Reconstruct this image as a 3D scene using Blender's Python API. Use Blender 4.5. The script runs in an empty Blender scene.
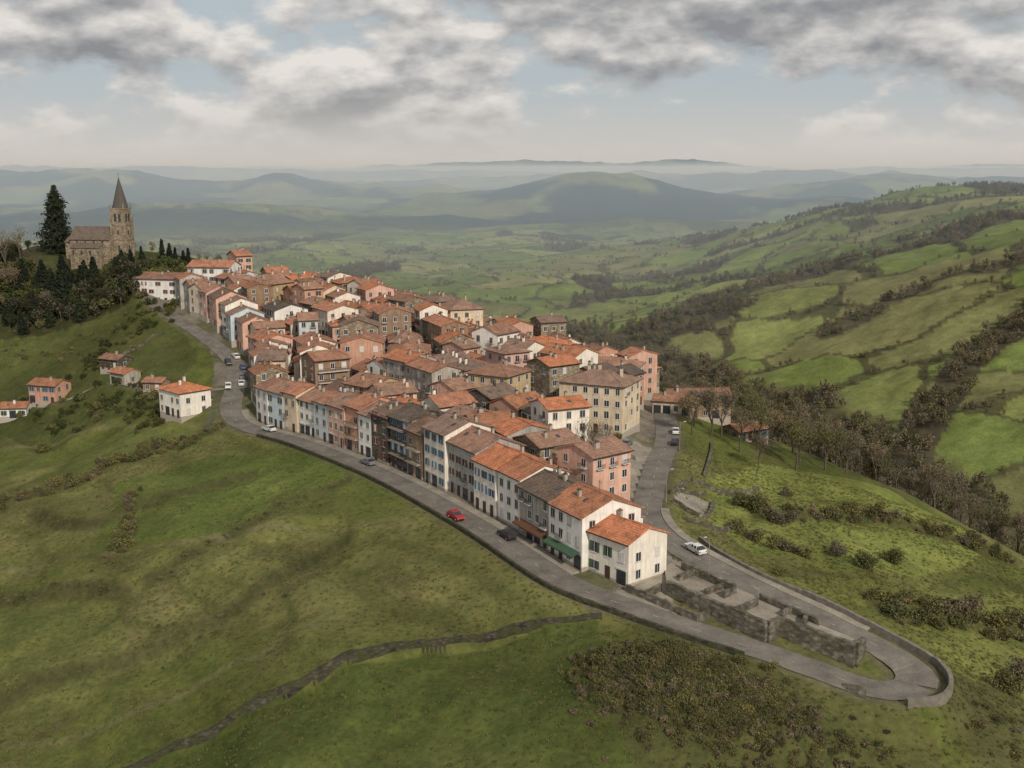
import bpy, math, random
import numpy as np
from mathutils import Vector, Matrix
random.seed(7); rng=np.random.default_rng(11)
scene=bpy.context.scene
scene.view_settings.view_transform='Standard'
try: scene.view_settings.look='None'
except Exception: pass
scene.view_settings.exposure=0
COL=scene.collection

# ---------------------------------------------------------------- noise
def _h(ix,iy,seed):
    n=(ix.astype(np.int64)*374761393+iy.astype(np.int64)*668265263+seed*1442695041)&0x7fffffff
    n=((n^(n>>13))*1274126177)&0x7fffffff
    n=(n^(n>>16))&0x7fffffff
    return (n%100003)/100003.0
def vnoise(x,y,seed=0):
    x=np.asarray(x,float); y=np.asarray(y,float)
    ix=np.floor(x); iy=np.floor(y); fx=x-ix; fy=y-iy
    fx=fx*fx*fx*(fx*(fx*6-15)+10); fy=fy*fy*fy*(fy*(fy*6-15)+10)
    a=_h(ix,iy,seed); b=_h(ix+1,iy,seed); c=_h(ix,iy+1,seed); d=_h(ix+1,iy+1,seed)
    return (a*(1-fx)+b*fx)*(1-fy)+(c*(1-fx)+d*fx)*fy
def fbm(x,y,oct=4,seed=0):
    s=0;a=.5;t=0
    for i in range(oct):
        s=s+a*vnoise(x*2**i+i*17.3,y*2**i-i*9.1,seed+i*7); t+=a; a*=.5
    return s/t
def ridged(x,y,oct,seed):
    s=0;a=.5;t=0
    for i in range(oct):
        s=s+a*(1-np.abs(2*vnoise(x*2**i+i*11.3,y*2**i-i*5.1,seed+i*7)-1)); t+=a; a*=.5
    return s/t
def sstep(a,b,x):
    t=np.clip((x-a)/(b-a),0,1); return t*t*(3-2*t)
def voro(x,y,seed):
    x=np.asarray(x,float);y=np.asarray(y,float)
    ix=np.floor(x);iy=np.floor(y)
    d1=np.full(x.shape,9.);d2=np.full(x.shape,9.);cid=np.zeros(x.shape)
    for dx in(-1,0,1):
        for dy in(-1,0,1):
            jx=ix+dx;jy=iy+dy
            px=jx+_h(jx,jy,seed);py=jy+_h(jx,jy,seed+5)
            d=np.hypot(px-x,py-y)
            m=d<d1
            d2=np.where(m,d1,np.minimum(d2,d)); cid=np.where(m,_h(jx,jy,seed+9),cid); d1=np.where(m,d,d1)
    return cid,d2-d1

# ---------------------------------------------------------------- terrain
CP=np.array([
(7.5,164,37.5),(16,155,37),(27,147,35),(40,141.5,33),(50,138.5,31.3),(-7.6,190,38),(-27,220,38),(-50,250,37.5),(-71,275,37),
(25,179,38),(38.5,161.6,36),(49,150.0,34),(55,142.0,31.8),
(10,200,39),(0,240,40),(-30,280,41),(25,230,39),(30,262,38.5),(15,300,41),(-40,330,45),(-20,370,44),(15,350,40),(40,310,36),
(-75,330,43.5),(-70,380,50),(-108,380,52),(-95,430,53),(-60,420,48),(-110,330,40),(-133,360,42),(-85,285,38),
(-145,340,28),(-149,425,66),(-165,440,67),(-183,425,66),(-205,425,62),(-173,410,52),(-164,385,37.5),(-166,350,26.7),
(-135,410,61.5),(-123,395,54.5),(-150,480,62),(-150,560,40),(-100,520,40),(-250,500,40),(-250,420,50),
(-65,222,32),(-97,197,20),(-124,255,22),(-74,146,16),(-27,129,25),(7,122,29),(-117,290,25.5),
(-200,200,-5),(-120,120,5),(-50,90,14),(0,80,18),(-250,320,-5),(-300,200,-30),(0,40,8),(-100,40,-5),(-190,280,8),(-220,360,15),
(22,138,36.0),(15,143,35.6),(24,127,31.5),(36,136,33.0),(45,128,28),(70,130,24),(64,145,28),
(62,229,30),(93,197,20),(81,163,22),(105,287,15),(46,240,34),(41,200,33.5),(56,172,30.5),(130,200,5),(120,160,8),(150,280,-10),
(200,220,-30),(130,330,-8),(100,100,10),(60,90,14),(180,120,-15),
(70,320,24),(60,380,16),(20,400,28),(0,440,26),(60,450,-5),(-40,480,28),(120,420,-30),(0,520,-15),(-80,540,18),(180,430,-60),
(150,600,-75),(100,800,-80),(0,700,-70),(-150,700,-45),(245,600,-37),(300,700,-22),(450,1000,35),(200,1000,-34),(300,1000,-5),
(600,1300,62),(400,1400,5),(515,1800,28),(290,1700,-43),(376,2200,-27),(600,1700,54),(800,2500,10),(1200,2000,60),(900,1500,75),
(700,900,70),(500,600,20),(400,400,-20),(600,300,30),(120,1200,-55),(0,1500,-57),(-300,1500,-60),(-100,2200,-68),(-400,2500,-62),
(-600,1500,-60),(-500,900,-60),(-300,900,-60),(-100,1000,-62),(200,2500,-60),(-1200,1200,-60),(-900,400,-60),(-400,350,-40),
(-2000,2500,-60),(2000,2500,40),(0,3300,-60),(1500,900,80),(-1500,0,-60),(1200,0,20),(0,-200,-20),(-400,650,-45),
],float)
def tps_k(r2): return np.where(r2>0,.5*r2*np.log(np.maximum(r2,1e-12)),0)
SC=100.
P=CP[:,:2]/SC; n=len(P)
K=tps_k(((P[:,None]-P[None])**2).sum(-1))+np.eye(n)*0.004
A=np.zeros((n+3,n+3));A[:n,:n]=K;A[:n,n]=1;A[:n,n+1:]=P;A[n,:n]=1;A[n+1:,:n]=P.T
W=np.linalg.solve(A,np.r_[CP[:,2],0,0,0])
def tps(x,y):
    x=x.ravel()/SC;y=y.ravel()/SC; out=np.empty_like(x)
    for i in range(0,len(x),20000):
        xs=x[i:i+20000];ys=y[i:i+20000]
        r2=(xs[:,None]-P[:,0])**2+(ys[:,None]-P[:,1])**2
        out[i:i+20000]=tps_k(r2)@W[:n]+W[n]+W[n+1]*xs+W[n+2]*ys
    return out
GA=[(340,4300,92,260,400),(-90,4200,54,300,350),(800,4400,56,380,400),(-700,4700,46,420,260),(-1700,5600,98,1300,400),(-3300,6000,118,1500,600),
(1700,5000,84,520,420),(2700,5500,118,800,500),(0,7800,104,1500,400),(2200,7400,112,1300,400),(-5000,10000,140,2500,800),(0,10500,128,4000,600),(4800,9800,136,1900,700),
(300,14500,200,1300,900),(2600,15000,200,900,900),(6300,14500,230,1600,900),(-3500,14500,185,3000,900),(-900,3300,44,420,200),(500,3100,36,300,170),(-2200,3700,58,700,350),(1500,3700,60,500,220)]
def Hfar(x,y):
    z=-70+0*x
    r=np.hypot(x,y)
    for cx,cy,a,sx,sy in GA:
        z=z+a*np.exp(-((x-cx)/sx)**2*.5-((y-cy)/sy)**2*.5)
    k=sstep(2500,4200,r)
    z=z+(ridged(x/800,y/800,4,31)-.62)*95*k
    z=z+(fbm(x/230,y/230,4,77)-.5)*40
    return z
def catmull(pts,step=1.5):
    pts=[np.array(p,float) for p in pts]; out=[]
    e=[2*pts[0]-pts[1]]+pts+[2*pts[-1]-pts[-2]]
    for i in range(1,len(e)-2):
        p0,p1,p2,p3=e[i-1:i+3]; k=max(2,int(np.linalg.norm(p2-p1)/step))
        for j in range(k):
            t=j/k; out.append(.5*((2*p1)+(-p0+p2)*t+(2*p0-5*p1+4*p2-p3)*t*t+(-p0+3*p1-3*p2+p3)*t**3))
    out.append(pts[-1]); return np.array(out)
LOOP=catmull([(-140,415),(-132,398),(-118,378),(-98,350),(-83,325),(-77,300),(-71,275),(-50,250),(-27,220),(-7.6,189),(7.0,163),(16,154),(27,147),(39,141.6),(46.5,138.2),(51.4,137.4),(54.9,139.2),(55.8,142.6),(53.4,146.8),(48.5,151.2),(38.5,161.6),(28,177),(25,192),(27,208),(32,232),(37,255),(40,280),(42,300)])
_sp=int(np.hypot(LOOP[:,0]-54.9,LOOP[:,1]-139.2).argmin())
STREET=LOOP[:_sp+1][::-1].copy();ROAD2=LOOP[_sp:].copy()
LANE=catmull([(-77,300),(-96,306),(-112,322),(-128,336),(-140,334)])
ROADS=[(STREET,3.0),(ROAD2,3.0),(LANE,1.8)]
BANKS=[catmull(p,.6) for p in ([(-135,226),(-120,238),(-107,250),(-93,257),(-76,267)],[(-112,199),(-98,195),(-86,193),(-70,188)],[(-66,190),(-52,202),(-42,213),(-34,219)],[(-105,232),(-90,222),(-75,228),(-58,236)],[(-85,160),(-70,165),(-50,172),(-30,190)],[(60,170),(75,178),(98,184),(118,176)],[(50,215),(66,224),(90,236),(115,240)])]
def Hbase(x,y):
    x=np.asarray(x,float);y=np.asarray(y,float);sh=x.shape
    x=x.ravel();y=y.ravel(); r=np.hypot(x,y)
    z=tps(x,y); f=sstep(2100,3300,r)
    z=z*(1-f)+Hfar(x,y)*f
    m=sstep(420,900,r)*(1-f)
    z=z+m*((fbm(x/210,y/210,5,5)-.5)*50)
    return z.reshape(sh)
VPOLY=np.array([(12,150),(24,158),(27,178),(21,205),(34,228),(40,255),(41,300),(44,332),(18,368),(-20,402),(-60,428),(-95,445),(-125,415),(-128,385),(-112,365),(-96,345),(-88,320),(-84,300),(-78,272),(-50,248),(-27,219),(-9,190),(6,163)],float)
def inpoly(x,y,poly):
    x=np.asarray(x,float);y=np.asarray(y,float);ins=np.zeros(x.shape,bool)
    for i in range(len(poly)):
        x1,y1=poly[i];x2,y2=poly[i-1]
        c=((y1>y)!=(y2>y))&(x<(x2-x1)*(y-y1)/(y2-y1+1e-12)+x1); ins^=c
    return ins
zl=Hbase(LOOP[:,0],LOOP[:,1]);k=np.ones(9)/9;zl=np.convolve(np.pad(zl,4,'edge'),k,'valid')
RZ=[zl[:_sp+1][::-1].copy(),zl[_sp:].copy()]
zl=Hbase(LANE[:,0],LANE[:,1]);RZ.append(np.convolve(np.pad(zl,4,'edge'),k,'valid'))
def seglines_dist(x,y,pts,mg=40,frac=False):
    d=np.full(x.shape,1e9);ix=np.zeros(x.shape,float if frac else int)
    m=(x>pts[:,0].min()-mg)&(x<pts[:,0].max()+mg)&(y>pts[:,1].min()-mg)&(y<pts[:,1].max()+mg)
    xs=x[m];ys=y[m]
    if len(xs)==0:return d,ix
    dd=np.empty(len(xs));ii=np.empty(len(xs),int)
    for i in range(0,len(xs),20000):
        q=(xs[i:i+20000,None]-pts[:,0])**2+(ys[i:i+20000,None]-pts[:,1])**2
        j=q.argmin(1);ii[i:i+20000]=j;dd[i:i+20000]=np.sqrt(q[np.arange(len(j)),j])
    if frac:
        a=np.maximum(ii-1,0);b=np.minimum(ii+1,len(pts)-1);T=pts[b]-pts[a];L2=(T**2).sum(1)
        dx=xs-pts[ii,0];dy=ys-pts[ii,1];tt=(dx*T[:,0]+dy*T[:,1])/L2*(b-a)
        nrm=np.abs(dx*T[:,1]-dy*T[:,0])/np.sqrt(L2);inside=(ii>0)&(ii<len(pts)-1)
        ix[m]=np.clip(ii+np.clip(tt,-.6,.6),0,len(pts)-1);d[m]=np.where(inside,nrm,dd);return d,ix
    d[m]=dd;ix[m]=ii;return d,ix
WALLPTS=[(13,149.5),(-6,151),(-22,149),(-39.5,142.6),(-52,138.5),(-75,128),(-95,112)]
WL=catmull(WALLPTS,.6)
def terr(x,y,full=False):
    x=np.asarray(x,float);y=np.asarray(y,float);sh=x.shape
    x=x.ravel();y=y.ravel()
    z=Hbase(x,y); r=np.hypot(x,y)
    dmin=np.full(x.shape,1e9)
    blend=np.zeros(x.shape);rz=np.zeros(x.shape);ws=np.zeros(x.shape)
    for (pts,w),zz in zip(ROADS,RZ):
        d,ix=seglines_dist(x,y,pts,frac=True)
        b=1-sstep(w+.8,w+5,d);zi=np.interp(ix,np.arange(len(zz)),zz)
        wt=b/(d+.3)**2; rz=rz+wt*zi; ws=ws+wt
        blend=np.maximum(blend,b); dmin=np.minimum(dmin,d-w)
    rz=np.where(ws>0,rz/np.maximum(ws,1e-9),0)
    vil=inpoly(x,y,VPOLY)
    rough=sstep(1,14,dmin)*np.where(vil,.0,1)*(r<1500)
    z=z+rough*((fbm(x/28,y/28,3,3)-.5)*5.0+(fbm(x/7,y/7,3,13)-.5)*1.1)
    z=z+rough*(x<60)*(r<500)*(.45*np.sin(z*1.25+2*fbm(x/30,y/30,2,8)))
    dw,iw=seglines_dist(x,y,WL,20); below=y<WL[iw,1]-.2
    z=z-rough*below*(dw<20)*1.3*(1-sstep(2,18,dw))
    for B in BANKS:
        db,ib=seglines_dist(x,y,B,14); lo=np.clip((B[ib,1]-y)/1.2,-1,1)
        z=z+rough*(-.8*lo-.2)*(1-sstep(.3,9,db))
    u=(x-24)*.90-(y-132)*.42; v=(x-24)*.42+(y-132)*.90
    z=z+3.0*np.exp(-(u/9.5)**2-(v/3.8)**2)*sstep(.5,4,dmin)*(.6+.8*fbm(x/3,y/3,3,19))
    z=z*(1-blend)+rz*blend
    if full: return z.reshape(sh),dmin.reshape(sh),vil.reshape(sh)
    return z.reshape(sh)
def H(x,y): return float(terr(np.array([x]),np.array([y]))[0])

# ---------------------------------------------------------------- land use
WB1=catmull([(40,850),(110,960),(200,1060),(300,1120),(420,1150),(560,1180),(760,1200)],15)
WB2=catmull([(330,1750),(450,1650),(600,1500),(760,1400)],20)
WB3=catmull([(205,560),(262,650),(300,705),(380,760)],12)
WB4=catmull([(250,860),(330,880),(420,870),(520,900)],12)
def landuse(x,y,z):
    r=np.hypot(x,y)
    c,s=math.cos(-.42),math.sin(-.42)
    wx=x+18*(fbm(x/60,y/60,2,51)-.5)*2; wy=y+18*(fbm(x/60,y/60,2,52)-.5)*2
    u=(wx*c+wy*s); v=(-wx*s+wy*c)
    cid,edge=voro(u/105,v/85,21)
    far=sstep(420,560,r)
    n=fbm(x/120+3,y/200,4,41)
    wood=far*sstep(.62,.65,n)*(r>1300)
    nn=fbm(x/70,y/70,4,48)
    for L_,wd in((WB1,52),(WB2,20),(WB3,17),(WB4,12)):
        d,_=seglines_dist(x,y,L_,160)
        wood=np.maximum(wood,far*(d<wd*(.35+1.3*nn)))
    gul=far*(x>-40)*(x<230)*(y<1100)*(1-sstep(-56,-46,z+26*(fbm(x/90,y/90,3,44)-.5)))
    wood=np.maximum(wood,gul)
    fh=sstep(2600,3400,r); n2=fbm(x/330,y/420,5,61)
    wood=np.where(fh>.3,np.maximum(0,sstep(.40,.50,n2))*fh,wood)
    hedge=(edge<.06)&(r>430)&(r<3600)
    return cid,wood,hedge,edge

# ---------------------------------------------------------------- materials
def nt(name):
    m=bpy.data.materials.new(name);m.use_nodes=True
    t=m.node_tree;b=t.nodes["Principled BSDF"];b.inputs["Roughness"].default_value=.9
    b.inputs["Specular IOR Level"].default_value=.15
    return m,t,b
def N(t,ty,**k):
    n=t.nodes.new(ty)
    for a,v in k.items(): setattr(n,a,v)
    return n
def ramp(t,fac,stops):
    r=N(t,'ShaderNodeValToRGB'); e=r.color_ramp.elements
    e[0].position=stops[0][0];e[0].color=(*stops[0][1],1)
    e[1].position=stops[-1][0];e[1].color=(*stops[-1][1],1)
    for p,c in stops[1:-1]:
        q=e.new(p);q.color=(*c,1)
    t.links.new(fac,r.inputs[0]);return r.outputs[0]
def mixc(t,mode,a,b,f=1.):
    m=N(t,'ShaderNodeMix',data_type='RGBA',blend_type=mode)
    for s,v in((m.inputs[0],f),(m.inputs[6],a),(m.inputs[7],b)):
        if hasattr(v,'is_output'): t.links.new(v,s)
        else: s.default_value=v if isinstance(v,float) else (*v,1)
    return m.outputs[2]
def noise(t,vec,scale,detail=4,rough=.55):
    n=N(t,'ShaderNodeTexNoise');n.inputs['Scale'].default_value=scale;n.inputs['Detail'].default_value=detail;n.inputs['Roughness'].default_value=rough
    if vec is not None:t.links.new(vec,n.inputs['Vector'])
    return n.outputs['Fac']
def mapping(t,vec,sc):
    m=N(t,'ShaderNodeMapping');m.inputs['Scale'].default_value=sc;t.links.new(vec,m.inputs[0]);return m.outputs[0]
def bump(t,b,h,st=.3,dist=.1):
    n=N(t,'ShaderNodeBump');n.inputs['Strength'].default_value=st;n.inputs['Distance'].default_value=dist
    t.links.new(h,n.inputs['Height']);t.links.new(n.outputs[0],b.inputs['Normal'])
def g3(v): return (v,v,v)
def plaster(name,col,stain=.35):
    m,t,b=nt(name);geo=N(t,'ShaderNodeNewGeometry').outputs['Position'];oi=N(t,'ShaderNodeObjectInfo').outputs['Random']
    a=ramp(t,noise(t,geo,.35,5,.65),[(.3,g3(1-stain)),(.6,g3(1.0))])
    st=ramp(t,noise(t,mapping(t,geo,(2.2,2.2,.25)),1,4,.6),[(.35,(1-stain*.9,1-stain*.95,1-stain)),(.58,g3(1.))])
    c=mixc(t,'MULTIPLY',col,a);c=mixc(t,'MULTIPLY',c,st)
    c=mixc(t,'MULTIPLY',c,ramp(t,oi,[(0,(.86,.84,.80)),(.35,(1,.96,.9)),(.7,(1,1,1)),(1,(.9,.93,.97))]))
    t.links.new(c,b.inputs['Base Color']);return m
def rooftile(name,col):
    m,t,b=nt(name);tc=N(t,'ShaderNodeTexCoord').outputs['Object'];geo=N(t,'ShaderNodeNewGeometry').outputs['Position']
    oi=N(t,'ShaderNodeObjectInfo').outputs['Random']
    c=mixc(t,'MULTIPLY',col,ramp(t,noise(t,geo,.5,6,.7),[(.28,(.45,.52,.56)),(.5,(.95,.92,.9)),(.72,(1.35,1.32,1.3))]))
    c=mixc(t,'MULTIPLY',c,ramp(t,noise(t,geo,4.,3,.7),[(.3,(.6,.62,.62)),(.7,(1.32,1.28,1.25))]))
    c=mixc(t,'MULTIPLY',c,ramp(t,oi,[(0,(.66,.76,.82)),(.35,(.88,.94,.97)),(.7,(1,.97,.95)),(1,(1.2,1.1,1.04))]))
    w=N(t,'ShaderNodeTexWave',wave_type='BANDS',bands_direction='X');w.inputs['Scale'].default_value=.95;w.inputs['Distortion'].default_value=.6
    t.links.new(tc,w.inputs[0])
    c=mixc(t,'MULTIPLY',c,ramp(t,w.outputs['Fac'],[(0,g3(.68)),(.6,g3(1.08))]))
    w2=N(t,'ShaderNodeTexWave',wave_type='BANDS',bands_direction='Z');w2.inputs['Scale'].default_value=1.6;w2.inputs['Distortion'].default_value=1.
    t.links.new(tc,w2.inputs[0])
    c=mixc(t,'MULTIPLY',c,ramp(t,w2.outputs['Fac'],[(0,g3(.8)),(.4,g3(1.05))]))
    t.links.new(c,b.inputs['Base Color']);bump(t,b,w.outputs['Fac'],.6,.08);return m
def stone(name,c1,c2,sc=1.6,moss=.0):
    m,t,b=nt(name);geo=N(t,'ShaderNodeNewGeometry').outputs['Position']
    v=N(t,'ShaderNodeTexVoronoi');v.inputs['Scale'].default_value=sc;t.links.new(mapping(t,geo,(1,1,1.8)),v.inputs['Vector'])
    c=ramp(t,v.outputs['Color'],[(.2,c1),(.8,c2)])
    c=mixc(t,'MULTIPLY',c,ramp(t,noise(t,geo,.5,6,.7),[(.3,g3(.5)),(.65,g3(1.15))]))
    c=mixc(t,'MULTIPLY',c,ramp(t,v.outputs['Distance'],[(.0,g3(1.1)),(.75,g3(.6))]))
    if moss:
        f=ramp(t,noise(t,geo,.9,5,.7),[(.42,g3(0.)),(.6,g3(moss))])
        c=mixc(t,'MIX',c,(.05,.055,.02),f)
    t.links.new(c,b.inputs['Base Color']);bump(t,b,v.outputs['Distance'],.7,.08);return m
def flat(name,col,rough=.7,var=.25,sc=3.,spec=.3,metal=0):
    m,t,b=nt(name);geo=N(t,'ShaderNodeNewGeometry').outputs['Position']
    c=mixc(t,'MULTIPLY',col,ramp(t,noise(t,geo,sc,4,.6),[(.3,g3(1-var)),(.7,g3(1+var*.4))]))
    t.links.new(c,b.inputs['Base Color']);b.inputs['Roughness'].default_value=rough;b.inputs['Specular IOR Level'].default_value=spec
    b.inputs['Metallic'].default_value=metal;return m
def leafmat(name,dark,light):
    m,t,b=nt(name);g=N(t,'ShaderNodeNewGeometry');oi=N(t,'ShaderNodeObjectInfo').outputs['Random']
    c=ramp(t,g.outputs['Random Per Island'],[(0,dark),(1,light)])
    c=mixc(t,'MULTIPLY',c,ramp(t,oi,[(0,(.72,.75,.75)),(.5,(1.,1.,1.)),(1,(1.35,1.2,1.05))]))
    c=mixc(t,'MULTIPLY',c,ramp(t,noise(t,g.outputs['Position'],.35,3,.6),[(.3,g3(.65)),(.7,g3(1.25))]))
    t.links.new(c,b.inputs['Base Color']);return m

M_WALL={
'white':plaster('white_plaster',(.76,.73,.68),.2),'cream':plaster('cream_plaster',(.64,.55,.43),.25),'yellow':plaster('ochre_plaster',(.50,.38,.23),.25),
'pink':plaster('pink_plaster',(.62,.40,.33),.25),'salmon':plaster('salmon_plaster',(.54,.31,.22),.25),'grey':plaster('grey_plaster',(.42,.40,.37),.35),
'blue':plaster('pale_blue_plaster',(.50,.57,.61),.2),'stone':stone('dark_stone',(.09,.078,.065),(.19,.165,.135),1.5),
'tan':stone('sandstone',(.27,.215,.15),(.38,.315,.23),1.2),'brown':plaster('brown_plaster',(.30,.21,.15),.3)}
M_ROOF=[rooftile('orange_tiles',(.42,.185,.105)),rooftile('terracotta_tiles',(.36,.185,.125)),rooftile('weathered_tiles',(.30,.19,.145)),rooftile('brown_tiles',(.165,.12,.095))]
M_GLASS=flat('window_glass',(.035,.04,.05),.15,.5,.8,.6); M_FRAME=flat('window_frame',(.55,.53,.5)); M_SILL=flat('stone_trim',(.36,.32,.27))
M_SH=[flat('green_shutter',(.05,.10,.06)),flat('brown_shutter',(.12,.055,.03)),flat('grey_shutter',(.22,.24,.25)),flat('red_shutter',(.20,.05,.035)),flat('blue_shutter',(.08,.15,.24))]
M_DOOR=flat('door_wood',(.07,.04,.025)); M_METAL=flat('dark_metal',(.06,.06,.06),.5,.2,3,.4,.6)
M_WSTONE=stone('wall_stone',(.05,.046,.038),(.11,.10,.08),1.5,.85); M_RUIN=stone('ruin_stone',(.12,.105,.085),(.24,.215,.18),1.1,.35)
M_BARK=flat('bark',(.10,.083,.065),.95,.4,2.); M_TWIG=flat('twigs',(.15,.125,.095),.95,.3,1.)
M_LEAFS={'olive':leafmat('olive_leaves',(.065,.068,.028),(.15,.145,.06)),'brown':leafmat('brown_buds',(.085,.072,.048),(.19,.16,.105)),
'conifer':leafmat('needles',(.010,.016,.010),(.030,.040,.024)),'green':leafmat('green_leaves',(.03,.040,.014),(.08,.092,.032)),'dark':leafmat('dark_leaves',(.016,.020,.010),(.045,.048,.024))}
def paving(name,col):
    m,t,b=nt(name);geo=N(t,'ShaderNodeNewGeometry').outputs['Position']
    c=mixc(t,'MULTIPLY',col,ramp(t,noise(t,geo,.25,6,.7),[(.3,g3(.6)),(.65,g3(1.2))]))
    c=mixc(t,'MULTIPLY',c,ramp(t,noise(t,geo,3.,4,.7),[(.3,g3(.82)),(.7,g3(1.12))]))
    t.links.new(c,b.inputs['Base Color']);return m
M_ROAD=paving('worn_asphalt',(.165,.148,.13)); M_PAVE=paving('pavement_stone',(.26,.23,.19)); M_KERB=flat('kerb_stone',(.30,.28,.24)); M_PAINT=flat('road_paint',(.38,.37,.34),.8,.6,1.2)

# ---------------------------------------------------------------- mesh builder
class MB:
    def __init__(s): s.v=[];s.f=[];s.m=[]
    def face(s,pts,mi=0):
        b=len(s.v); s.v.extend(pts); s.f.append(tuple(range(b,b+len(pts)))); s.m.append(mi)
    def box(s,x0,x1,y0,y1,z0,z1,mi=0):
        b=len(s.v)
        s.v.extend([(x0,y0,z0),(x1,y0,z0),(x1,y1,z0),(x0,y1,z0),(x0,y0,z1),(x1,y0,z1),(x1,y1,z1),(x0,y1,z1)])
        for q in((0,3,2,1),(4,5,6,7),(0,1,5,4),(1,2,6,5),(2,3,7,6),(3,0,4,7)):
            s.f.append(tuple(b+i for i in q));s.m.append(mi)
    def prism(s,prof,x0,x1,mi=0,axis='x'):
        n=len(prof);b=len(s.v)
        for xx in(x0,x1):
            for a,z in prof: s.v.append((xx,a,z) if axis=='x' else (a,xx,z))
        s.f.append(tuple(b+i for i in range(n)));s.m.append(mi)
        s.f.append(tuple(b+n+i for i in range(n-1,-1,-1)));s.m.append(mi)
        for i in range(n):
            j=(i+1)%n;s.f.append((b+i,b+n+i,b+n+j,b+j));s.m.append(mi)
    def cone(s,p0,p1,r0,r1,k=6,mi=0):
        p0=Vector(p0);p1=Vector(p1);d=(p1-p0).normalized();a=d.orthogonal().normalized();c=d.cross(a);b=len(s.v)
        for p,r in((p0,r0),(p1,r1)):
            for i in range(k):
                t=2*math.pi*i/k;s.v.append(tuple(p+(a*math.cos(t)+c*math.sin(t))*r))
        for i in range(k):
            j=(i+1)%k;s.f.append((b+i,b+j,b+k+j,b+k+i));s.m.append(mi)
        s.f.append(tuple(b+k+i for i in range(k)));s.m.append(mi)
    def mesh(s,name,mats):
        me=bpy.data.meshes.new(name);me.from_pydata(s.v,[],s.f)
        for m in mats:me.materials.append(m)
        me.polygons.foreach_set('material_index',s.m);me.update();return me
def obj(name,me,parent=None,loc=None,rot=0,col=None):
    o=bpy.data.objects.new(name,me);(col or COL).objects.link(o)
    if loc is not None:o.location=loc
    o.rotation_euler=(0,0,rot)
    if parent:o.parent=parent
    return o

# ---------------------------------------------------------------- ground
ang=np.concatenate([np.linspace(-85,-33,50,endpoint=False),np.linspace(-33,33,560,endpoint=False),np.linspace(33,85,51)])*math.pi/180
rad=np.concatenate([np.geomspace(20,100,40,endpoint=False),np.geomspace(100,460,300,endpoint=False),np.geomspace(460,2800,260,endpoint=False),np.geomspace(2800,18000,210)])
AA,RR=np.meshgrid(ang,rad);GX=(RR*np.sin(AA));GY=(RR*np.cos(AA))
GZ,GD,GV=terr(GX,GY,True)
x=GX.ravel();y=GY.ravel();z=GZ.ravel();dm=GD.ravel();vil=GV.ravel();r=np.hypot(x,y)
cid,wood,hedge,edge=landuse(x,y,z)
pal=np.array([(.130,.158,.050),(.16,.178,.064),(.108,.138,.043),(.168,.165,.075),(.124,.155,.048),(.15,.155,.068)])
fc=pal[(cid*5.99).astype(int)]*(.88+.42*((cid*37)%1))[:,None]
def lerp(a,b,f): return a*(1-f)[:,None]+np.array(b)*f[:,None]
big=fbm(x/45,y/45,4,91); sm=fbm(x/9,y/9,4,92)
near=1-sstep(380,520,r)
nearc=lerp(np.tile((.100,.116,.034),(len(x),1)),(.155,.152,.060),sstep(.40,.66,big))
nearc=lerp(nearc,(.120,.105,.055),sstep(.54,.72,sm)*.5)
strp=np.sin(z*2.1+3*fbm(x/25,y/25,3,17));nearc=lerp(nearc,(.075,.084,.028),sstep(.45,.95,strp)*.45)
col=fc*(1-near)[:,None]+nearc*near[:,None]
def patch(poly,c,f=.8):
    global col
    xx=x+5*(fbm(x/12,y/12,3,101)-.5);yy=y+5*(fbm(x/12,y/12,3,102)-.5)
    m=inpoly(xx,yy,poly).astype(float)*f*(.7+.3*sm*2*.8).clip(0,1)
    col=lerp(col,c,m)
patch(WALLPTS+[(-95,60),(60,60),(60,122),(30,124),(20,130),(14,140)],(.068,.088,.026),.85)
patch([(-52,200),(-34,220),(-48,240),(-70,250),(-90,240),(-83,205)],(.098,.128,.035),.9)
patch([(-72,262),(-88,258),(-110,252),(-125,262),(-118,292),(-95,290),(-80,272)],(.11,.132,.038),.8)
patch([(-96,195),(-72,188),(-60,165),(-75,150),(-110,160)],(.12,.14,.046),.6)
patch([(38,205),(45,240),(62,255),(95,275),(110,250),(95,215),(62,190),(45,185)],(.175,.20,.058),.9)
patch([(42,168),(60,185),(100,205),(120,180),(90,150),(66,148)],(.165,.182,.056),.85)
patch([(12,143),(30,139),(52,134),(56,131),(50,116),(30,112),(16,122),(11,134)],(.082,.082,.036),.7)
patch([(58,146),(75,150),(95,140),(95,110),(60,128)],(.105,.10,.048),.6)
patch([(-135,300),(-100,300),(-96,330),(-110,370),(-125,400),(-145,415),(-200,410),(-210,360),(-165,335)],(.062,.070,.026),.8)
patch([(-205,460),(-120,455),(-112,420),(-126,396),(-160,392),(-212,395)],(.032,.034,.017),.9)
for B in BANKS:
    db,_=seglines_dist(x,y,B,14);col=lerp(col,(.062,.062,.030),(1-sstep(.5,2.6,db))*.85*(r<400))
for T in ([(-95,282),(-108,296),(-135,306),(-170,318)],[(-128,216),(-100,208),(-70,202),(-40,196),(-18,190)],[(-160,180),(-120,165),(-85,152),(-60,150),(-30,160)]):
    db,_=seglines_dist(x,y,catmull(T,.8),14);col=lerp(col,(.17,.155,.09),(1-sstep(.3,1.5,db))*.5)
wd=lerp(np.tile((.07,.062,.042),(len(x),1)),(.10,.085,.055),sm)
wdf=sstep(2400,3200,r); wd=lerp(wd,(.022,.030,.026),wdf)  # far woods tinted dark bluish green: some distance haze put into the colour
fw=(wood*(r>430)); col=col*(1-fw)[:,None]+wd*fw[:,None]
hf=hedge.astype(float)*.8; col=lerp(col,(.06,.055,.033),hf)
far=sstep(2600,3800,r); col=col*(1-far*.25)[:,None]
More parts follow.
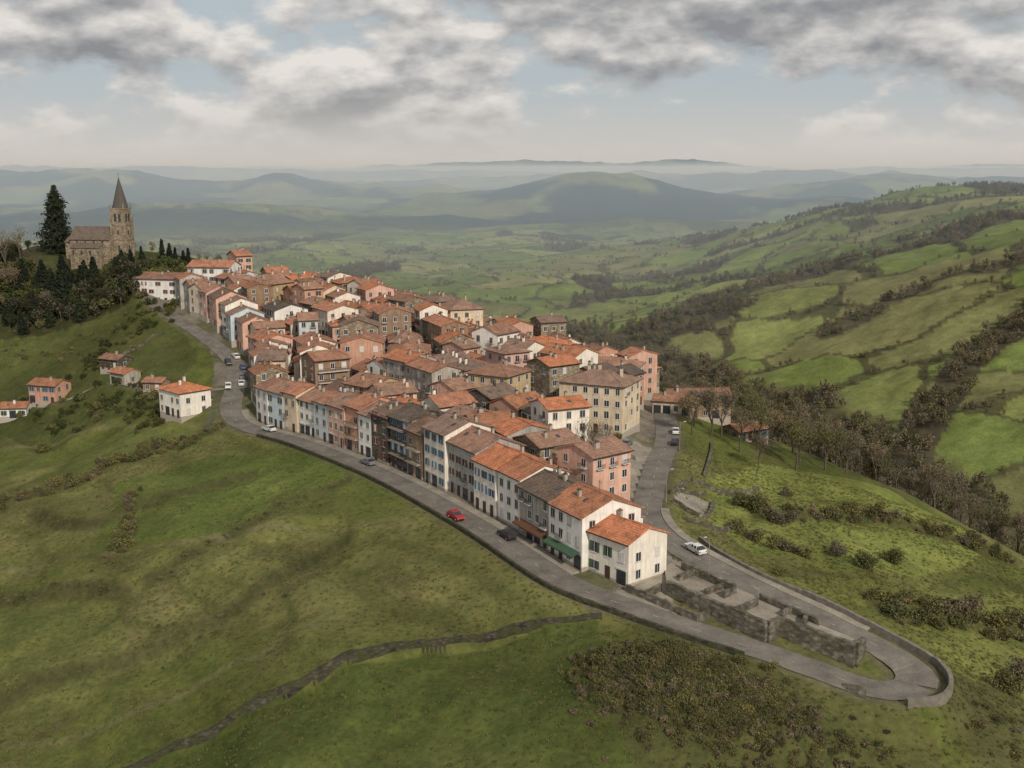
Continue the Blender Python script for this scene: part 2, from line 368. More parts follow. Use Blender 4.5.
pv=lerp(np.tile((.19,.165,.14),(len(x),1)),(.10,.105,.05),sstep(.5,.62,fbm(x/11,y/11,3,111))*.8)
col=np.where(vil[:,None],pv,col)
verge=(1-sstep(.2,2.2,dm))*(~vil); col=lerp(col,(.13,.115,.075),verge*.7)
na,nr=len(ang),len(rad)
idx=np.arange(na*nr).reshape(nr,na)
q=np.stack([idx[:-1,:-1],idx[:-1,1:],idx[1:,1:],idx[1:,:-1]],-1).reshape(-1,4)[:,::-1]
me=bpy.data.meshes.new('ground');me.vertices.add(len(x));me.vertices.foreach_set('co',np.stack([x,y,z],-1).astype(np.float32).ravel())
me.loops.add(q.size);me.loops.foreach_set('vertex_index',q.ravel().astype(np.int32))
me.polygons.add(len(q));me.polygons.foreach_set('loop_start',np.arange(0,q.size,4,dtype=np.int32));me.polygons.foreach_set('loop_total',np.full(len(q),4,np.int32))
me.polygons.foreach_set('use_smooth',np.ones(len(q),bool))
me.update();me.validate()
ca=me.attributes.new('landcol','FLOAT_COLOR','POINT');ca.data.foreach_set('color',np.c_[col,np.ones(len(x))].astype(np.float32).ravel())
m,t,b=nt('grassland');at=N(t,'ShaderNodeAttribute',attribute_name='landcol').outputs['Color'];geo=N(t,'ShaderNodeNewGeometry').outputs['Position']
c=mixc(t,'MULTIPLY',at,ramp(t,noise(t,geo,.9,8,.72),[(.3,(.62,.66,.62)),(.5,(.98,.98,.98)),(.7,(1.3,1.25,1.2))]))
c=mixc(t,'MULTIPLY',c,ramp(t,noise(t,geo,.16,6,.7),[(.32,(.72,.78,.75)),(.66,(1.2,1.14,1.08))]))
c=mixc(t,'MULTIPLY',c,ramp(t,noise(t,geo,.03,5,.6),[(.35,g3(.78)),(.65,g3(1.18))]))
t.links.new(c,b.inputs['Base Color']);b.inputs['Specular IOR Level'].default_value=.05;bump(t,b,noise(t,geo,1.3,8,.75),.8,.35)
me.materials.append(m);obj('ground',me)

# ---------------------------------------------------------------- roads
def strip(name,pts,zz,o0,o1,dz,mat,thick=0,sl=None):
    if sl:pts=pts[sl];zz=zz[sl]
    tg=np.gradient(pts,axis=0);tg/=np.linalg.norm(tg,axis=1)[:,None]+1e-9;nr_=np.stack([tg[:,1],-tg[:,0]],1)
    mb=MB();prev=None
    for p,nn,zc in zip(pts,nr_,zz):
        a=(p[0]+nn[0]*o0,p[1]+nn[1]*o0);c2=(p[0]+nn[0]*o1,p[1]+nn[1]*o1)
        row=[(*a,zc+dz),(*c2,zc+dz)]
        if thick: row=[(*a,zc+dz-thick),(*a,zc+dz),(*c2,zc+dz),(*c2,zc+dz-thick)]
        b0=len(mb.v);mb.v.extend(row);k=len(row)
        if prev is not None:
            for i in range(k-1): mb.f.append((prev+i,b0+i,b0+i+1,prev+i+1));mb.m.append(0)
        prev=b0
    if thick:
        mb.f.append((0,1,2,3));mb.m.append(0);mb.f.append((prev,prev+1,prev+2,prev+3));mb.m.append(0)
    return obj(name,mb.mesh(name,[mat]))
DZ=.12
strip('road',STREET,RZ[0],-2.8,2.8,DZ,M_ROAD);strip('road',ROAD2,RZ[1],-2.8,2.8,DZ,M_ROAD);strip('lane',LANE,RZ[2],-1.7,1.7,DZ+.02,M_PAVE)
def arc_i(pts,p): return int(np.hypot(pts[:,0]-p[0],pts[:,1]-p[1]).argmin())
i0=arc_i(STREET,(8,163));i1=arc_i(STREET,(-73,283))
strip('pavement',STREET,RZ[0],2.8,4.4,DZ+.13,M_PAVE,.4,slice(i0,i1));strip('kerb',STREET,RZ[0],2.65,2.8,DZ+.14,M_KERB,.4,slice(i0,i1))
k0=arc_i(ROAD2,(50,149.8));k1=arc_i(ROAD2,(27,200))
strip('pavement',ROAD2,RZ[1],2.8,4.2,DZ+.13,M_PAVE,.6,slice(k0,k1));strip('kerb',ROAD2,RZ[1],2.65,2.8,DZ+.14,M_KERB,.4,slice(k0,k1))
def dashes(pts,zz,o,a,b):
    mb=MB();tg=np.gradient(pts,axis=0);tg/=np.linalg.norm(tg,axis=1)[:,None]
    for i in range(a,b,4):
        pa=[]
        for j,off in((i,o),(i,o+.11),(i+1,o+.11),(i+1,o)):
            nn=np.array([tg[j][1],-tg[j][0]]);p=pts[j]+nn*off;pa.append((p[0],p[1],zz[j]+DZ+.02))
        mb.face(pa)
    obj('road_marking',mb.mesh('road_marking',[M_PAINT]))
dashes(STREET,RZ[0],-.05,6,len(STREET)-4);dashes(ROAD2,RZ[1],-.05,6,len(ROAD2)-4)
def sheet(name,poly,dz,mat,step=1.0):
    poly=np.array(poly,float);x0,y0=poly.min(0);x1,y1=poly.max(0)
    gx=np.arange(x0,x1+step,step);gy=np.arange(y0,y1+step,step);X,Y=np.meshgrid(gx,gy)
    Z=terr(X,Y)+dz;ins=inpoly(X+step/2,Y+step/2,poly);mb=MB();mb.v=[tuple(v) for v in np.stack([X.ravel(),Y.ravel(),Z.ravel()],-1)]
    n_=len(gx)
    for j in range(len(gy)-1):
        for i in range(n_-1):
            if ins[j,i]: mb.f.append((j*n_+i,j*n_+i+1,(j+1)*n_+i+1,(j+1)*n_+i));mb.m.append(0)
    return obj(name,mb.mesh(name,[mat]))
sheet('forecourt_pavement',[(13,157),(24,152),(25,160),(28,170),(25,174),(18,160)],.07,M_PAVE,.7)
sheet('plaza_pavement',[(13,206),(23,204),(28,228),(33,246),(24,250),(12,238)],.07,M_PAVE,1.)
def wall_line(name,pts,h,th,mat,base=1.2,top=None,jit=.12):
    pts=catmull(pts,1.2);zt=terr(pts[:,0],pts[:,1]) if top is None else None
    tg=np.gradient(pts,axis=0);tg/=np.linalg.norm(tg,axis=1)[:,None]+1e-9;nn=np.stack([tg[:,1],-tg[:,0]],1)
    mb=MB();prev=None
    for i,(p,q2) in enumerate(zip(pts,nn)):
        z0=zt[i]-base if top is None else top[0]
        z1=(zt[i]+h if top is None else top[1]+(top[2]-top[1])*i/(len(pts)-1))+random.uniform(-jit,jit)
        w2=th*.5+random.uniform(-.04,.04);b0=len(mb.v)
        mb.v.extend([(p[0]-q2[0]*w2*1.15,p[1]-q2[1]*w2*1.15,z0),(p[0]-q2[0]*w2,p[1]-q2[1]*w2,z1),(p[0]+q2[0]*w2,p[1]+q2[1]*w2,z1),(p[0]+q2[0]*w2*1.15,p[1]+q2[1]*w2*1.15,z0)])
        if prev is not None:
            for k in range(3): mb.f.append((prev+k,b0+k,b0+k+1,prev+k+1));mb.m.append(0)
        prev=b0
    mb.f.append((0,1,2,3));mb.m.append(0);mb.f.append((prev,prev+1,prev+2,prev+3));mb.m.append(0)
    return obj(name,mb.mesh(name,[mat]))
wall_line('field_stone_wall',WALLPTS,.6,.7,M_WSTONE,2.6,jit=.2)
def offs(pts,o,sl):
    pts=pts[sl];tg=np.gradient(pts,axis=0);tg/=np.linalg.norm(tg,axis=1)[:,None];return [tuple(p) for p in (pts+np.stack([tg[:,1],-tg[:,0]],1)*o)[::3]]
sa,sb=sorted((arc_i(STREET,(34,144)),arc_i(STREET,(-60,262))))
wall_line('roadside_stone_wall',offs(STREET,-3.4,slice(sa,sb)),.75,.5,M_WSTONE,2.5,jit=.06)
M_CONC=flat('weathered_concrete',(.18,.16,.135),.9,.4,1.)
wall_line('curved_parapet_wall',[(45.2,161.0),(51.5,154.4),(56.2,149.4),(59.8,144.0),(59.6,138.8),(56.6,134.6),(51.6,133.2)],1.1,.55,M_CONC,3.0,jit=.02)
wall_line('parapet_wall',[(32.5,182),(34,176),(39,167.5),(45.2,161.0)],.8,.45,M_CONC,2.0,jit=.02)
TP=[(23.5,158),(36,146.6),(38.2,148.8),(47.5,143.2),(49.4,145.4),(44.6,149.8),(35.6,159.8),(26.3,170),(24.2,166)]
def tz(x,y): return 38.2-(x-23.5)*.135
mb=MB()
mb.face([(a,c,tz(a,c)) for a,c in TP],1)
for i in range(len(TP)):
    a=TP[i];c=TP[(i+1)%len(TP)]
    mb.face([(a[0],a[1],28),(c[0],c[1],28),(c[0],c[1],tz(*c)),(a[0],a[1],tz(*a))],0)
obj('stone_terrace',mb.mesh('stone_terrace',[M_RUIN,M_PAVE]))
def tw(a,c,h,th=.7,name='ruined_stone_wall',zb=30):
    wall_line(name,[a,((a[0]+c[0])/2,(a[1]+c[1])/2),c],0,th,M_RUIN,top=(zb,tz(*a)+h,tz(*c)+h),jit=.13)
tw((23.3,157.6),(36,146.2),.9);tw((36.2,146.4),(38.4,148.7),.9);tw((38.4,148.5),(47.6,142.8),.8);tw((47.8,143.0),(49.6,145.2),.7)
tw((27,166),(34,158.5),1.3,.6);tw((34,158.5),(31.6,155.6),1.1,.5);tw((37.5,157),(44.5,149.6),1.0,.6);tw((41.5,153.3),(39.3,150.8),1.0,.5);tw((33,150.5),(36.5,154.5),1.0,.5);tw((43,151.0),(41.4,147.4),1.1,.5);tw((28.5,164),(25.6,160.6),1.0,.5);tw((29,156),(32.5,160),.9,.5)
wall_line('court_stone_wall',[(17.5,158.6),(22,154.4),(27,150.2)],1.2,.5,M_RUIN);wall_line('court_stone_wall',[(27,150.4),(29.0,152.2)],1.3,.5,M_RUIN)
wall_line('court_stone_wall',[(20,156.4),(22.6,158.6)],1.1,.5,M_RUIN)
mb=MB()
for i in range(8): mb.box(0,3.0,i*.38,(i+1)*.38+.02,-1,.05+i*.16)
obj('stone_steps',mb.mesh('stone_steps',[M_RUIN]),None,(43.5,134.6,H(45,136)-.6),-.35)

# ---------------------------------------------------------------- houses
def windows_on(mb,side,w,d,floors,fh,shutter,dens=2.5,ground=True,balc=0):
    L=w if side in(0,2) else d; off=(d if side in(0,2) else w)/2
    def put(u0,u1,z0,z1,p0,p1,mi):
        if side==0: mb.box(u0,u1,-off-p1,-off-p0,z0,z1,mi)
        elif side==2: mb.box(u0,u1,off+p0,off+p1,z0,z1,mi)
        elif side==1: mb.box(off+p0,off+p1,u0,u1,z0,z1,mi)
        else: mb.box(-off-p1,-off-p0,u0,u1,z0,z1,mi)
    k=max(1,int(L/dens))
    for f in range(floors):
        for i in range(k):
            u=(-L/2)+(i+.5)*L/k
            if f==0 and ground:
                ty=random.random()
                if ty<.35: put(u-.55,u+.55,0,2.2,-.1,.05,3);continue
                if ty<.55: put(u-1.0,u+1.0,0,2.35,-.1,.04,1); put(u-1.1,u+1.1,2.35,2.6,-.1,.12,0);continue
            if random.random()<.08: continue
            ww=.5+random.uniform(-.06,.05);hh=1.35+(.25 if f and random.random()<.15 else 0);zb=f*fh+.95
            put(u-ww-.12,u+ww+.12,zb-.1,zb+hh+.12,-.1,.035,0)
            put(u-ww,u+ww,zb,zb+hh,-.1,.05,1 if random.random()<.85 else 2)
            put(u-.035,u+.035,zb,zb+hh,-.1,.075,2)
            put(u-ww-.18,u+ww+.18,zb-.18,zb-.1,-.1,.12,0)
            if shutter and random.random()<.85:
                put(u-ww*2,u-ww-.02,zb,zb+hh,-.1,.09,4);put(u+ww+.02,u+ww*2,zb,zb+hh,-.1,.09,4)
            elif f and random.random()<.1:
                put(u-.9,u+.9,zb-.32,zb-.22,-.1,.7,0);put(u-.9,u+.9,zb+.55,zb+.6,.62,.68,5)
                for q_ in range(9): uu=u-.88+q_*.22;put(uu-.02,uu+.02,zb-.22,zb+.55,.63,.67,5)
        if balc and f>0:
            u0=-L/2+.6;u1=L/2-.6;zb=f*fh+.25
            put(u0,u1,zb-.15,zb,-.1,1.0,0);put(u0,u1,zb+.9,zb+.97,.92,.99,5)
            nn=int((u1-u0)/.45)
            for i in range(nn+1):
                uu=u0+(u1-u0)*i/nn;put(uu-.025,uu+.025,zb,zb+.9,.93,.98,5)
BX=[]
def house(name,x,y,rot,w,d,floors,wall,roof,hip=False,ends=(True,True),pitch=.36,shop=False,balc=0,gz=None,hx=0,annex=0):
    fh=2.8;Hh=floors*fh+.35+random.uniform(-.5,.6)+hx
    zc=H(x,y) if gz is None else gz
    e=obj(name,None,None,(x,y,zc),rot);e.empty_display_size=.5
    wm=M_WALL[wall];rm=M_ROOF[roof];o=.55;ox=.35;tk=.2
    mb=MB();mb.box(-w/2,w/2,-d/2,d/2,-5,Hh)
    if not hip: mb.prism([(-d/2,Hh+.003),(d/2,Hh+.003),(0,Hh+d/2*pitch)],-w/2,w/2)
    mb.box(-w/2-.03,w/2+.03,-d/2-.03,d/2+.03,-5,.5,1)
    mr=MB()
    if annex:
        aw=w*random.uniform(.4,.8);ad=random.uniform(2.2,3.6);ah=Hh*random.uniform(.35,.7);ac=random.uniform(-.1,.1)*w
        mb.box(ac-aw/2,ac+aw/2,d/2+.003,d/2+ad,-5,ah)
        mr.prism([(d/2+.01,ah+ad*.3+.35),(d/2+.01,ah+ad*.3+.5),(d/2+ad+.4,ah+.2),(d/2+ad+.4,ah+.05)],ac-aw/2-.3,ac+aw/2+.3)
    obj('walls',mb.mesh('walls',[wm,M_SILL]),e)
    if hip:
        rr=min(w,d)/2;zr=Hh+(rr+o)*pitch;W2=w/2+o;D2=d/2+o;z0=Hh-.02
        rx=max(0.05,W2-(rr+o));ry=max(0.05,D2-(rr+o))
        mr.box(-W2,W2,-D2,D2,z0-.14,z0,1)
        z0+=.004;a=[(-W2,-D2,z0),(W2,-D2,z0),(W2,D2,z0),(-W2,D2,z0)]
        if w>=d: R0=(-rx,0,zr);R1=(rx,0,zr);mr.face([a[0],a[1],R1,R0]);mr.face([a[2],a[3],R0,R1]);mr.face([a[1],a[2],R1]);mr.face([a[3],a[0],R0])
        else: R0=(0,-ry,zr);R1=(0,ry,zr);mr.face([a[0],a[1],R0]);mr.face([a[1],a[2],R1,R0]);mr.face([a[2],a[3],R1]);mr.face([a[3],a[0],R0,R1])
        for q_ in a: mr.cone(q_,R0 if (Vector(q_)-Vector(R0)).length<(Vector(q_)-Vector(R1)).length else R1,.12,.12,5)
        mr.cone(R0,R1,.13,.13,5)
    else:
        ze=Hh-o*pitch+.02;zr=Hh+d/2*pitch+.02;E=d/2+o
        mr.prism([(-E,ze),(-E,ze+tk),(0,zr+tk),(E,ze+tk),(E,ze),(0,zr)],-w/2-ox,w/2+ox)
        mr.box(-w/2-ox,w/2+ox,-.16,.16,zr+tk-.06,zr+tk+.07)
        for sx in(-1,1): mr.box(-w/2-ox-.02,w/2+ox+.02,sx*E-.06,sx*E+.06,ze-.02,ze+tk-.03,1)
    zr_=zr
    obj('roof',mr.mesh('roof',[rm,M_METAL]),e)
    mb=MB();sh=random.random()<.42
    windows_on(mb,0,w,d,floors,fh,sh,ground=True,balc=balc)
    windows_on(mb,2,w,d,floors,fh,sh,ground=False,balc=1 if (not annex and random.random()<.12) else 0)
    if ends[0]: windows_on(mb,3,w,d,floors,fh,False,3.3,False)
    if ends[1]: windows_on(mb,1,w,d,floors,fh,False,3.3,False)
    obj('windows',mb.mesh('windows',[M_SILL if random.random()<.5 else M_FRAME,M_GLASS,M_FRAME,M_DOOR,random.choice(M_SH),M_METAL]),e)
    mb=MB()
    for i in range(random.choice([1,1,2,2,3])):
        cx=random.uniform(-w*.38,w*.38);cy=random.uniform(-d*.28,d*.28);ct=(Hh+(d/2-abs(cy))*pitch if not hip else zr_-.6)+1.3
        mb.box(cx-.3,cx+.3,cy-.25,cy+.25,Hh-.3,ct);mb.box(cx-.38,cx+.38,cy-.33,cy+.33,ct,ct+.1,1);mb.box(cx-.2,cx+.2,cy-.15,cy+.15,ct+.1,ct+.3,1)
    if random.random()<.35 and not hip:
        cx=random.uniform(-w*.3,w*.3);mb.cone((cx,0,zr_),(cx,0,zr_+2.2),.035,.03,4,2);mb.box(cx-.5,cx+.5,-.02,.02,zr_+1.9,zr_+1.95,2);mb.box(cx-.3,cx+.3,-.02,.02,zr_+1.65,zr_+1.7,2)
    obj('chimney',mb.mesh('chimney',[wm if random.random()<.5 else M_SILL,M_ROOF[3],M_METAL]),e)
    if not hip and random.random()<.3:
        mb=MB()
        for q_ in range(random.choice([1,2])):
            cx=random.uniform(-w*.35,w*.35);sgn=-1 if random.random()<.6 else 1;y0=sgn*d*.18;y1=sgn*(d*.18+1.0)
            za=zr+tk-abs(y0)*pitch+.05;zb2=zr+tk-abs(y1)*pitch+.05
            mb.face([(cx-.4,y0,za),(cx+.4,y0,za),(cx+.4,y1,zb2),(cx-.4,y1,zb2)])
        obj('skylight',mb.mesh('skylight',[M_GLASS]),e)
    if shop:
        mb=MB();mb.face([(-w/2+.4,-d/2-.05,2.9),(w/2-.4,-d/2-.05,2.9),(w/2-.4,-d/2-1.5,2.35),(-w/2+.4,-d/2-1.5,2.35)]);mb.box(-w/2+.4,w/2-.4,-d/2-1.52,-d/2-1.48,2.1,2.36)
        obj('awning',mb.mesh('awning',[M_SH[0] if shop==1 else M_SH[1]]),e)
    BX.append((x,y,max(w,d)/2));return e
cn={'white':'white_townhouse','cream':'cream_townhouse','yellow':'ochre_townhouse','pink':'pink_townhouse','salmon':'salmon_townhouse','grey':'grey_townhouse','blue':'pale_blue_townhouse','stone':'dark_stone_townhouse','tan':'sandstone_townhouse','brown':'brown_townhouse'}
def frame_at(L,cum,s):
    i=min(max(int(np.searchsorted(cum,s)),1),len(L)-1);t=(s-cum[i-1])/(cum[i]-cum[i-1]+1e-9)
    p=L[i-1]*(1-t)+L[i]*t;a=L[max(i-4,0)];b=L[min(i+4,len(L)-1)];tg=(b-a)/np.linalg.norm(b-a);return p,tg
S2=STREET[arc_i(STREET,(12.5,157.2)):];cum=np.r_[0,np.cumsum(np.linalg.norm(np.diff(S2,axis=0),axis=1))]
rowA=[(9,'white',2,0,0,1.2,1.2),(10,'white',3,0,1,.3,0),(10.5,'grey',3,3,2,-.6,0),(8,'white',3,0,0,.3,.4),(8,'white',3,0,0,.8,0),(10.5,'grey',3,2,0,1.3,.8),(8.5,'white',4,2,0,-.8,0),(6.5,'brown',3,3,0,.8,0),(7.5,'stone',4,3,0,-.6,.4),(7.0,'stone',4,3,0,-1.2,0),(5.5,'white',3,2,0,.3,0),(6,'salmon',3,1,0,.8,.3),(7.5,'pink',3,2,0,0,0),(6.5,'blue',3,1,0,.5,0),(7.5,'white',3,2,0,-.4,.5),(6,'cream',3,1,0,.6,0),(7.5,'blue',3,2,0,0,0),(7,'white',3,1,0,.4,0)]
s=-1.0
for i,(w,wl,fl,rf,shp,hx,fw_) in enumerate(rowA):
    p,tg=frame_at(S2,cum,max(s+w/2,0.1));nn=np.array([tg[1],-tg[0]]);d=10.5+random.uniform(-.5,1) if i else 8.5
    c=p+nn*(4.9+fw_+d/2);rot=math.atan2(-tg[1],-tg[0])
    house(cn[wl],c[0],c[1],rot,w,d,fl,wl,rf,ends=(True,True),shop=shp,balc=1 if i in(7,8,11) else 0,gz=float(H(*(p+nn*3.5)))+.15,hx=hx,pitch=random.uniform(.3,.42),annex=i%3==1)
    s+=w+.12 if i not in(0,4,6) else w+.9
endA=s
VIN=np.array([(20,176),(14,205),(9,236),(2,252),(6,270),(30,285),(36,300),(38,328),(14,362),(-22,396),(-60,422),(-92,436),(-118,412),(-122,392),(-105,362),(-88,345),(-76,325),(-70,300),(-66,277),(-48,255),(-22,222),(-3,190),(12,165)],float)
def sp(*a,**k): house(*a,**k)
sp('cream_apartment_building',21,257,-.45,16,12,4,'cream',2,hip=True,balc=0)
sp('white_apartment_building',27,299,-.3,17,10,3,'white',2,hip=True)
sp('white_house',-86.5,285,-.75,10.5,9,2,'white',0,hip=True,hx=1)
sp('orange_roofed_house',-146,341,-.3,10,7.5,2,'salmon',0);sp('orange_roofed_house',-155,336,.1,8,6.5,1,'white',0)
sp('stone_barn',-126,345,-.5,8,6,1,'stone',1);sp('garden_house',-118,330,-.6,7,6,1,'grey',0);sp('garden_house',-104,316,-.2,6,5,1,'brown',1)
sp('white_apartment_building',-128,402,-.25,17,10,3,'white',1,gz=52.5);sp('white_apartment_building',-110,407,-.15,16,11,3,'white',1)
sp('ochre_apartment_building',-86,388,-.5,14,11,3,'yellow',2,hip=True)
sp('red_roofed_farmhouse',51,297,.1,17,8,2,'brown',1);sp('red_roofed_farmhouse',62,285,.5,10,7,1,'tan',1);sp('farm_outbuilding',43,287,-.3,10,6,1,'cream',1)
sp('cream_apartment_building',-3,262,-.55,11,11,4,'yellow',1,hip=True)
wc=['white']*11+['cream']*7+['grey']*3+['pink']*7+['salmon']*3+['yellow']*2+['tan']*4+['brown']*2+['stone']*2+['blue']
tg_all=np.gradient(S2,axis=0);tg_all/=np.linalg.norm(tg_all,axis=1)[:,None]
for k in range(0,9):
    off=10+13.0*k+random.uniform(-.5,.5)
    line=S2+np.stack([tg_all[:,1],-tg_all[:,0]],1)*off
    for _ in range(30): line[1:-1]=(line[:-2]+line[1:-1]+line[2:])/3
    cm=np.r_[0,np.cumsum(np.linalg.norm(np.diff(line,axis=0),axis=1))]
    s=endA+2 if k==0 else random.uniform(0,4)
    while s<cm[-1]-6:
        w=random.choice([6,7,8,8.5,10,13])*random.uniform(.92,1.08);d=random.uniform(8,11.5)
        p,tg=frame_at(line,cm,s+w/2)
        p=p+np.array([tg[1],-tg[0]])*random.uniform(-1.2,1.2)
        ok=bool(inpoly(np.array([p[0]]),np.array([p[1]]),VIN)[0])
        if ok:
            for bx,by,br in BX:
                if math.hypot(bx-p[0],by-p[1])<(br+min(w,d)*.5)-.8: ok=False;break
        if ok:
            dd2,_=seglines_dist(np.array([p[0]]),np.array([p[1]]),ROAD2)
            dd1,_=seglines_dist(np.array([p[0]]),np.array([p[1]]),STREET)
            if dd2[0]<8.5 or dd1[0]<8.3: ok=False
        if ok:
            rot=math.atan2(-tg[1],-tg[0])+random.uniform(-.2,.2)+(math.pi if k%2 else 0)
            if random.random()<.33: rot+=math.pi/2; w,d=min(w,9.5),min(d,9.5)
            wl=random.choice(wc)
            house(cn[wl],p[0],p[1],rot,w,d,random.choice([2,2,3,3,3,4] if k else [3]),wl,random.choice([0,0,1,1,1,1,1,2,2,2,2,3]),hip=random.random()<.15,pitch=random.uniform(.28,.44),annex=random.random()<.45)
            s+=w+random.choice([.1,.2,.4,1.2])
        else: s+=.9
print('houses',len(BX))

# ---------------------------------------------------------------- church
M_SLATE=flat('slate',(.085,.075,.068),.8)
def church(x,y,rot):
    z=H(x,y);e=obj('stone_church',None,None,(x,y,z),rot)
    mb=MB();L=17;Wd=9;hh=7.5
    mb.box(-L,0,-Wd/2,Wd/2,-4,hh);mb.prism([(-Wd/2,hh+.003),(Wd/2,hh+.003),(0,hh+4.2)],-L,0)
    mb.box(-L+2,-3,-Wd/2-3,-Wd/2-.003,-4,4.2);mb.prism([(-Wd/2-3,4.2),(-Wd/2-.004,4.2),(-Wd/2-.004,5.6)],-L+2,-3)
    mb.box(-L-3,-L-.003,-3,3,-4,6)
    for i in range(5): mb.box(-L+2.2+i*3,-L+2.9+i*3,-Wd/2-3.8,-Wd/2-3.003,-4,3.4)
    obj('nave',mb.mesh('nave',[M_WALL['tan']]),e)
    mb=MB();E=Wd/2+.5;mb.prism([(-E,hh-.45),(-E,hh-.2),(0,hh+4.55),(E,hh-.2),(E,hh-.45),(0,hh+4.25)],-L-.3,0)
    mb.prism([(-Wd/2-3.4,4.1),(-Wd/2-3.4,4.3),(-Wd/2-.01,5.9),(-Wd/2-.01,5.62)],-L+1.8,-2.8);mb.prism([(-3.3,5.9),(-3.3,6.1),(0,8.1),(3.3,6.1),(3.3,5.9),(0,7.9)],-L-3.3,-L+.0)
    obj('nave_roof',mb.mesh('nave_roof',[flat('church_roof',(.13,.10,.08),.9,.4,.8)]),e)
    mb=MB();a=2.7
    mb.box(.003,2*a,-a,a,-4,19)
    for zz in(7,12.5,18.8): mb.box(-.15,2*a+.15,-a-.15,a+.15,zz,zz+.35)
    for sx in(0,2*a):
        for sy in(-a,a): mb.box(sx-.45,sx+.45,sy-.45,sy+.45,-4,16.5);mb.cone((sx,sy,19),(sx,sy,21),.4,.03,6)
    obj('bell_tower',mb.mesh('bell_tower',[M_WALL['tan']]),e)
    mb=MB();cx=a
    for k in range(8):
        t0=2*math.pi*(k+.5)/8;t1=2*math.pi*(k+1.5)/8;R=3.05
        mb.face([(cx+R*math.cos(t0),R*math.sin(t0),19.2),(cx+R*math.cos(t1),R*math.sin(t1),19.2),(cx,0,31)])
    mb.cone((cx,0,30.7),(cx,0,32.6),.06,.04,5);mb.box(cx-.4,cx+.4,-.05,.05,31.8,31.9)
    obj('spire',mb.mesh('spire',[M_SLATE]),e)
    mb=MB()
    for zb,hh2,ww in((14,3,.55),(9,1.8,.35),(3,2,.35)):
        for o2 in((-.9,.9) if zb==14 else (0,)):
            mb.box(cx+o2-ww,cx+o2+ww,-a-.03,-a+.1,zb,zb+hh2);mb.cone((cx+o2,-a-.032,zb+hh2),(cx+o2,-a+.1,zb+hh2),ww,ww,12)
            mb.box(2*a-.1,2*a+.03,o2-ww,o2+ww,zb,zb+hh2)
    for i in range(4): mb.box(-L+3+i*3.6-.4,-L+3+i*3.6+.4,-Wd/2-3.03,-Wd/2-2.9,1.5,3.3);mb.box(-L+3+i*3.6-.35,-L+3+i*3.6+.35,-Wd/2-.03,-Wd/2+.1,5.9,7.1)
    obj('arched_windows',mb.mesh('arched_windows',[M_GLASS]),e)
church(-153,428,-.2)

# ---------------------------------------------------------------- vegetation
def leafquad(mb,p,s,mi):
    a=Vector((random.gauss(0,1),random.gauss(0,1),random.gauss(0,.6))).normalized();b=a.orthogonal().normalized()
    b=(Matrix.Rotation(random.uniform(0,6.28),3,a)@b)*s;c=a.cross(b)*.7
    p=Vector(p);mb.face([tuple(p-b),tuple(p-c*.8),tuple(p+b),tuple(p+c)],mi)
def broadleaf(h,rad,leaf,nleaf,ls,seed):
    random.seed(seed);mb=MB();tips=[]
    def br(p,d,L,r,lv):
        q=p+d*L;mb.cone(p,q,r,r*.62,5 if lv<2 else 3,0 if lv<2 else 1)
        if lv>=1: tips.append(p.lerp(q,.6));tips.append(q)
        if lv>=5: return
        for i in range(3 if lv<3 else 2):
            ax=Vector((random.gauss(0,1),random.gauss(0,1),random.gauss(0,.3))).normalized()
            nd=(d*.9+ax*random.uniform(.4,.85)+Vector((0,0,.1))).normalized()
            br(q,nd,L*random.uniform(.66,.86),r*.6,lv+1)
    br(Vector((0,0,-.3)),Vector((random.uniform(-.08,.08),random.uniform(-.08,.08),1)).normalized(),h*.2,h*.026,0)
    mx=max(t.z for t in tips);k=h/mx
    rr=max(math.hypot(t.x,t.y) for t in tips);kr=rad/rr
    tp=[Vector((t.x*kr,t.y*kr,t.z*k)) for t in tips]
    mb.v=[(a*kr if abs(c)>.2*h else a,b*kr if abs(c)>.2*h else b,c*k) for a,b,c in mb.v]
    for i in range(nleaf):
        t=random.choice(tp);leafquad(mb,t+Vector((random.gauss(0,1),random.gauss(0,1),random.gauss(0,.9)))*rad*.12,ls*random.uniform(.6,1.3),2)
    return mb.mesh('broadleaf',[M_BARK,M_TWIG,M_LEAFS[leaf]])
def fartree(h,rad,leaf,n_,ls,seed):
    random.seed(seed);mb=MB();mb.cone((0,0,-.5),(0,0,h*.7),.22,.06,4,0)
    lob=[]
    for i in range(9):
        d=Vector((random.gauss(0,1),random.gauss(0,1),random.gauss(0,1))).normalized()
        c=Vector((d.x*rad*.5,d.y*rad*.5,h*.55+d.z*h*.24));lob.append((c,rad*random.uniform(.3,.52)));mb.cone((0,0,h*.3),tuple(c),.1,.03,3,1)
    for i in range(n_):
        c,rr=random.choice(lob);d=Vector((random.gauss(0,1),random.gauss(0,1),random.gauss(0,1))).normalized()
        leafquad(mb,c+Vector((d.x*rr,d.y*rr,d.z*rr*1.2))*random.uniform(.4,1.1),ls*random.uniform(.6,1.3),2 if random.random()<.75 else 1)
    return mb.mesh('fartree',[M_BARK,M_TWIG,M_LEAFS[leaf]])
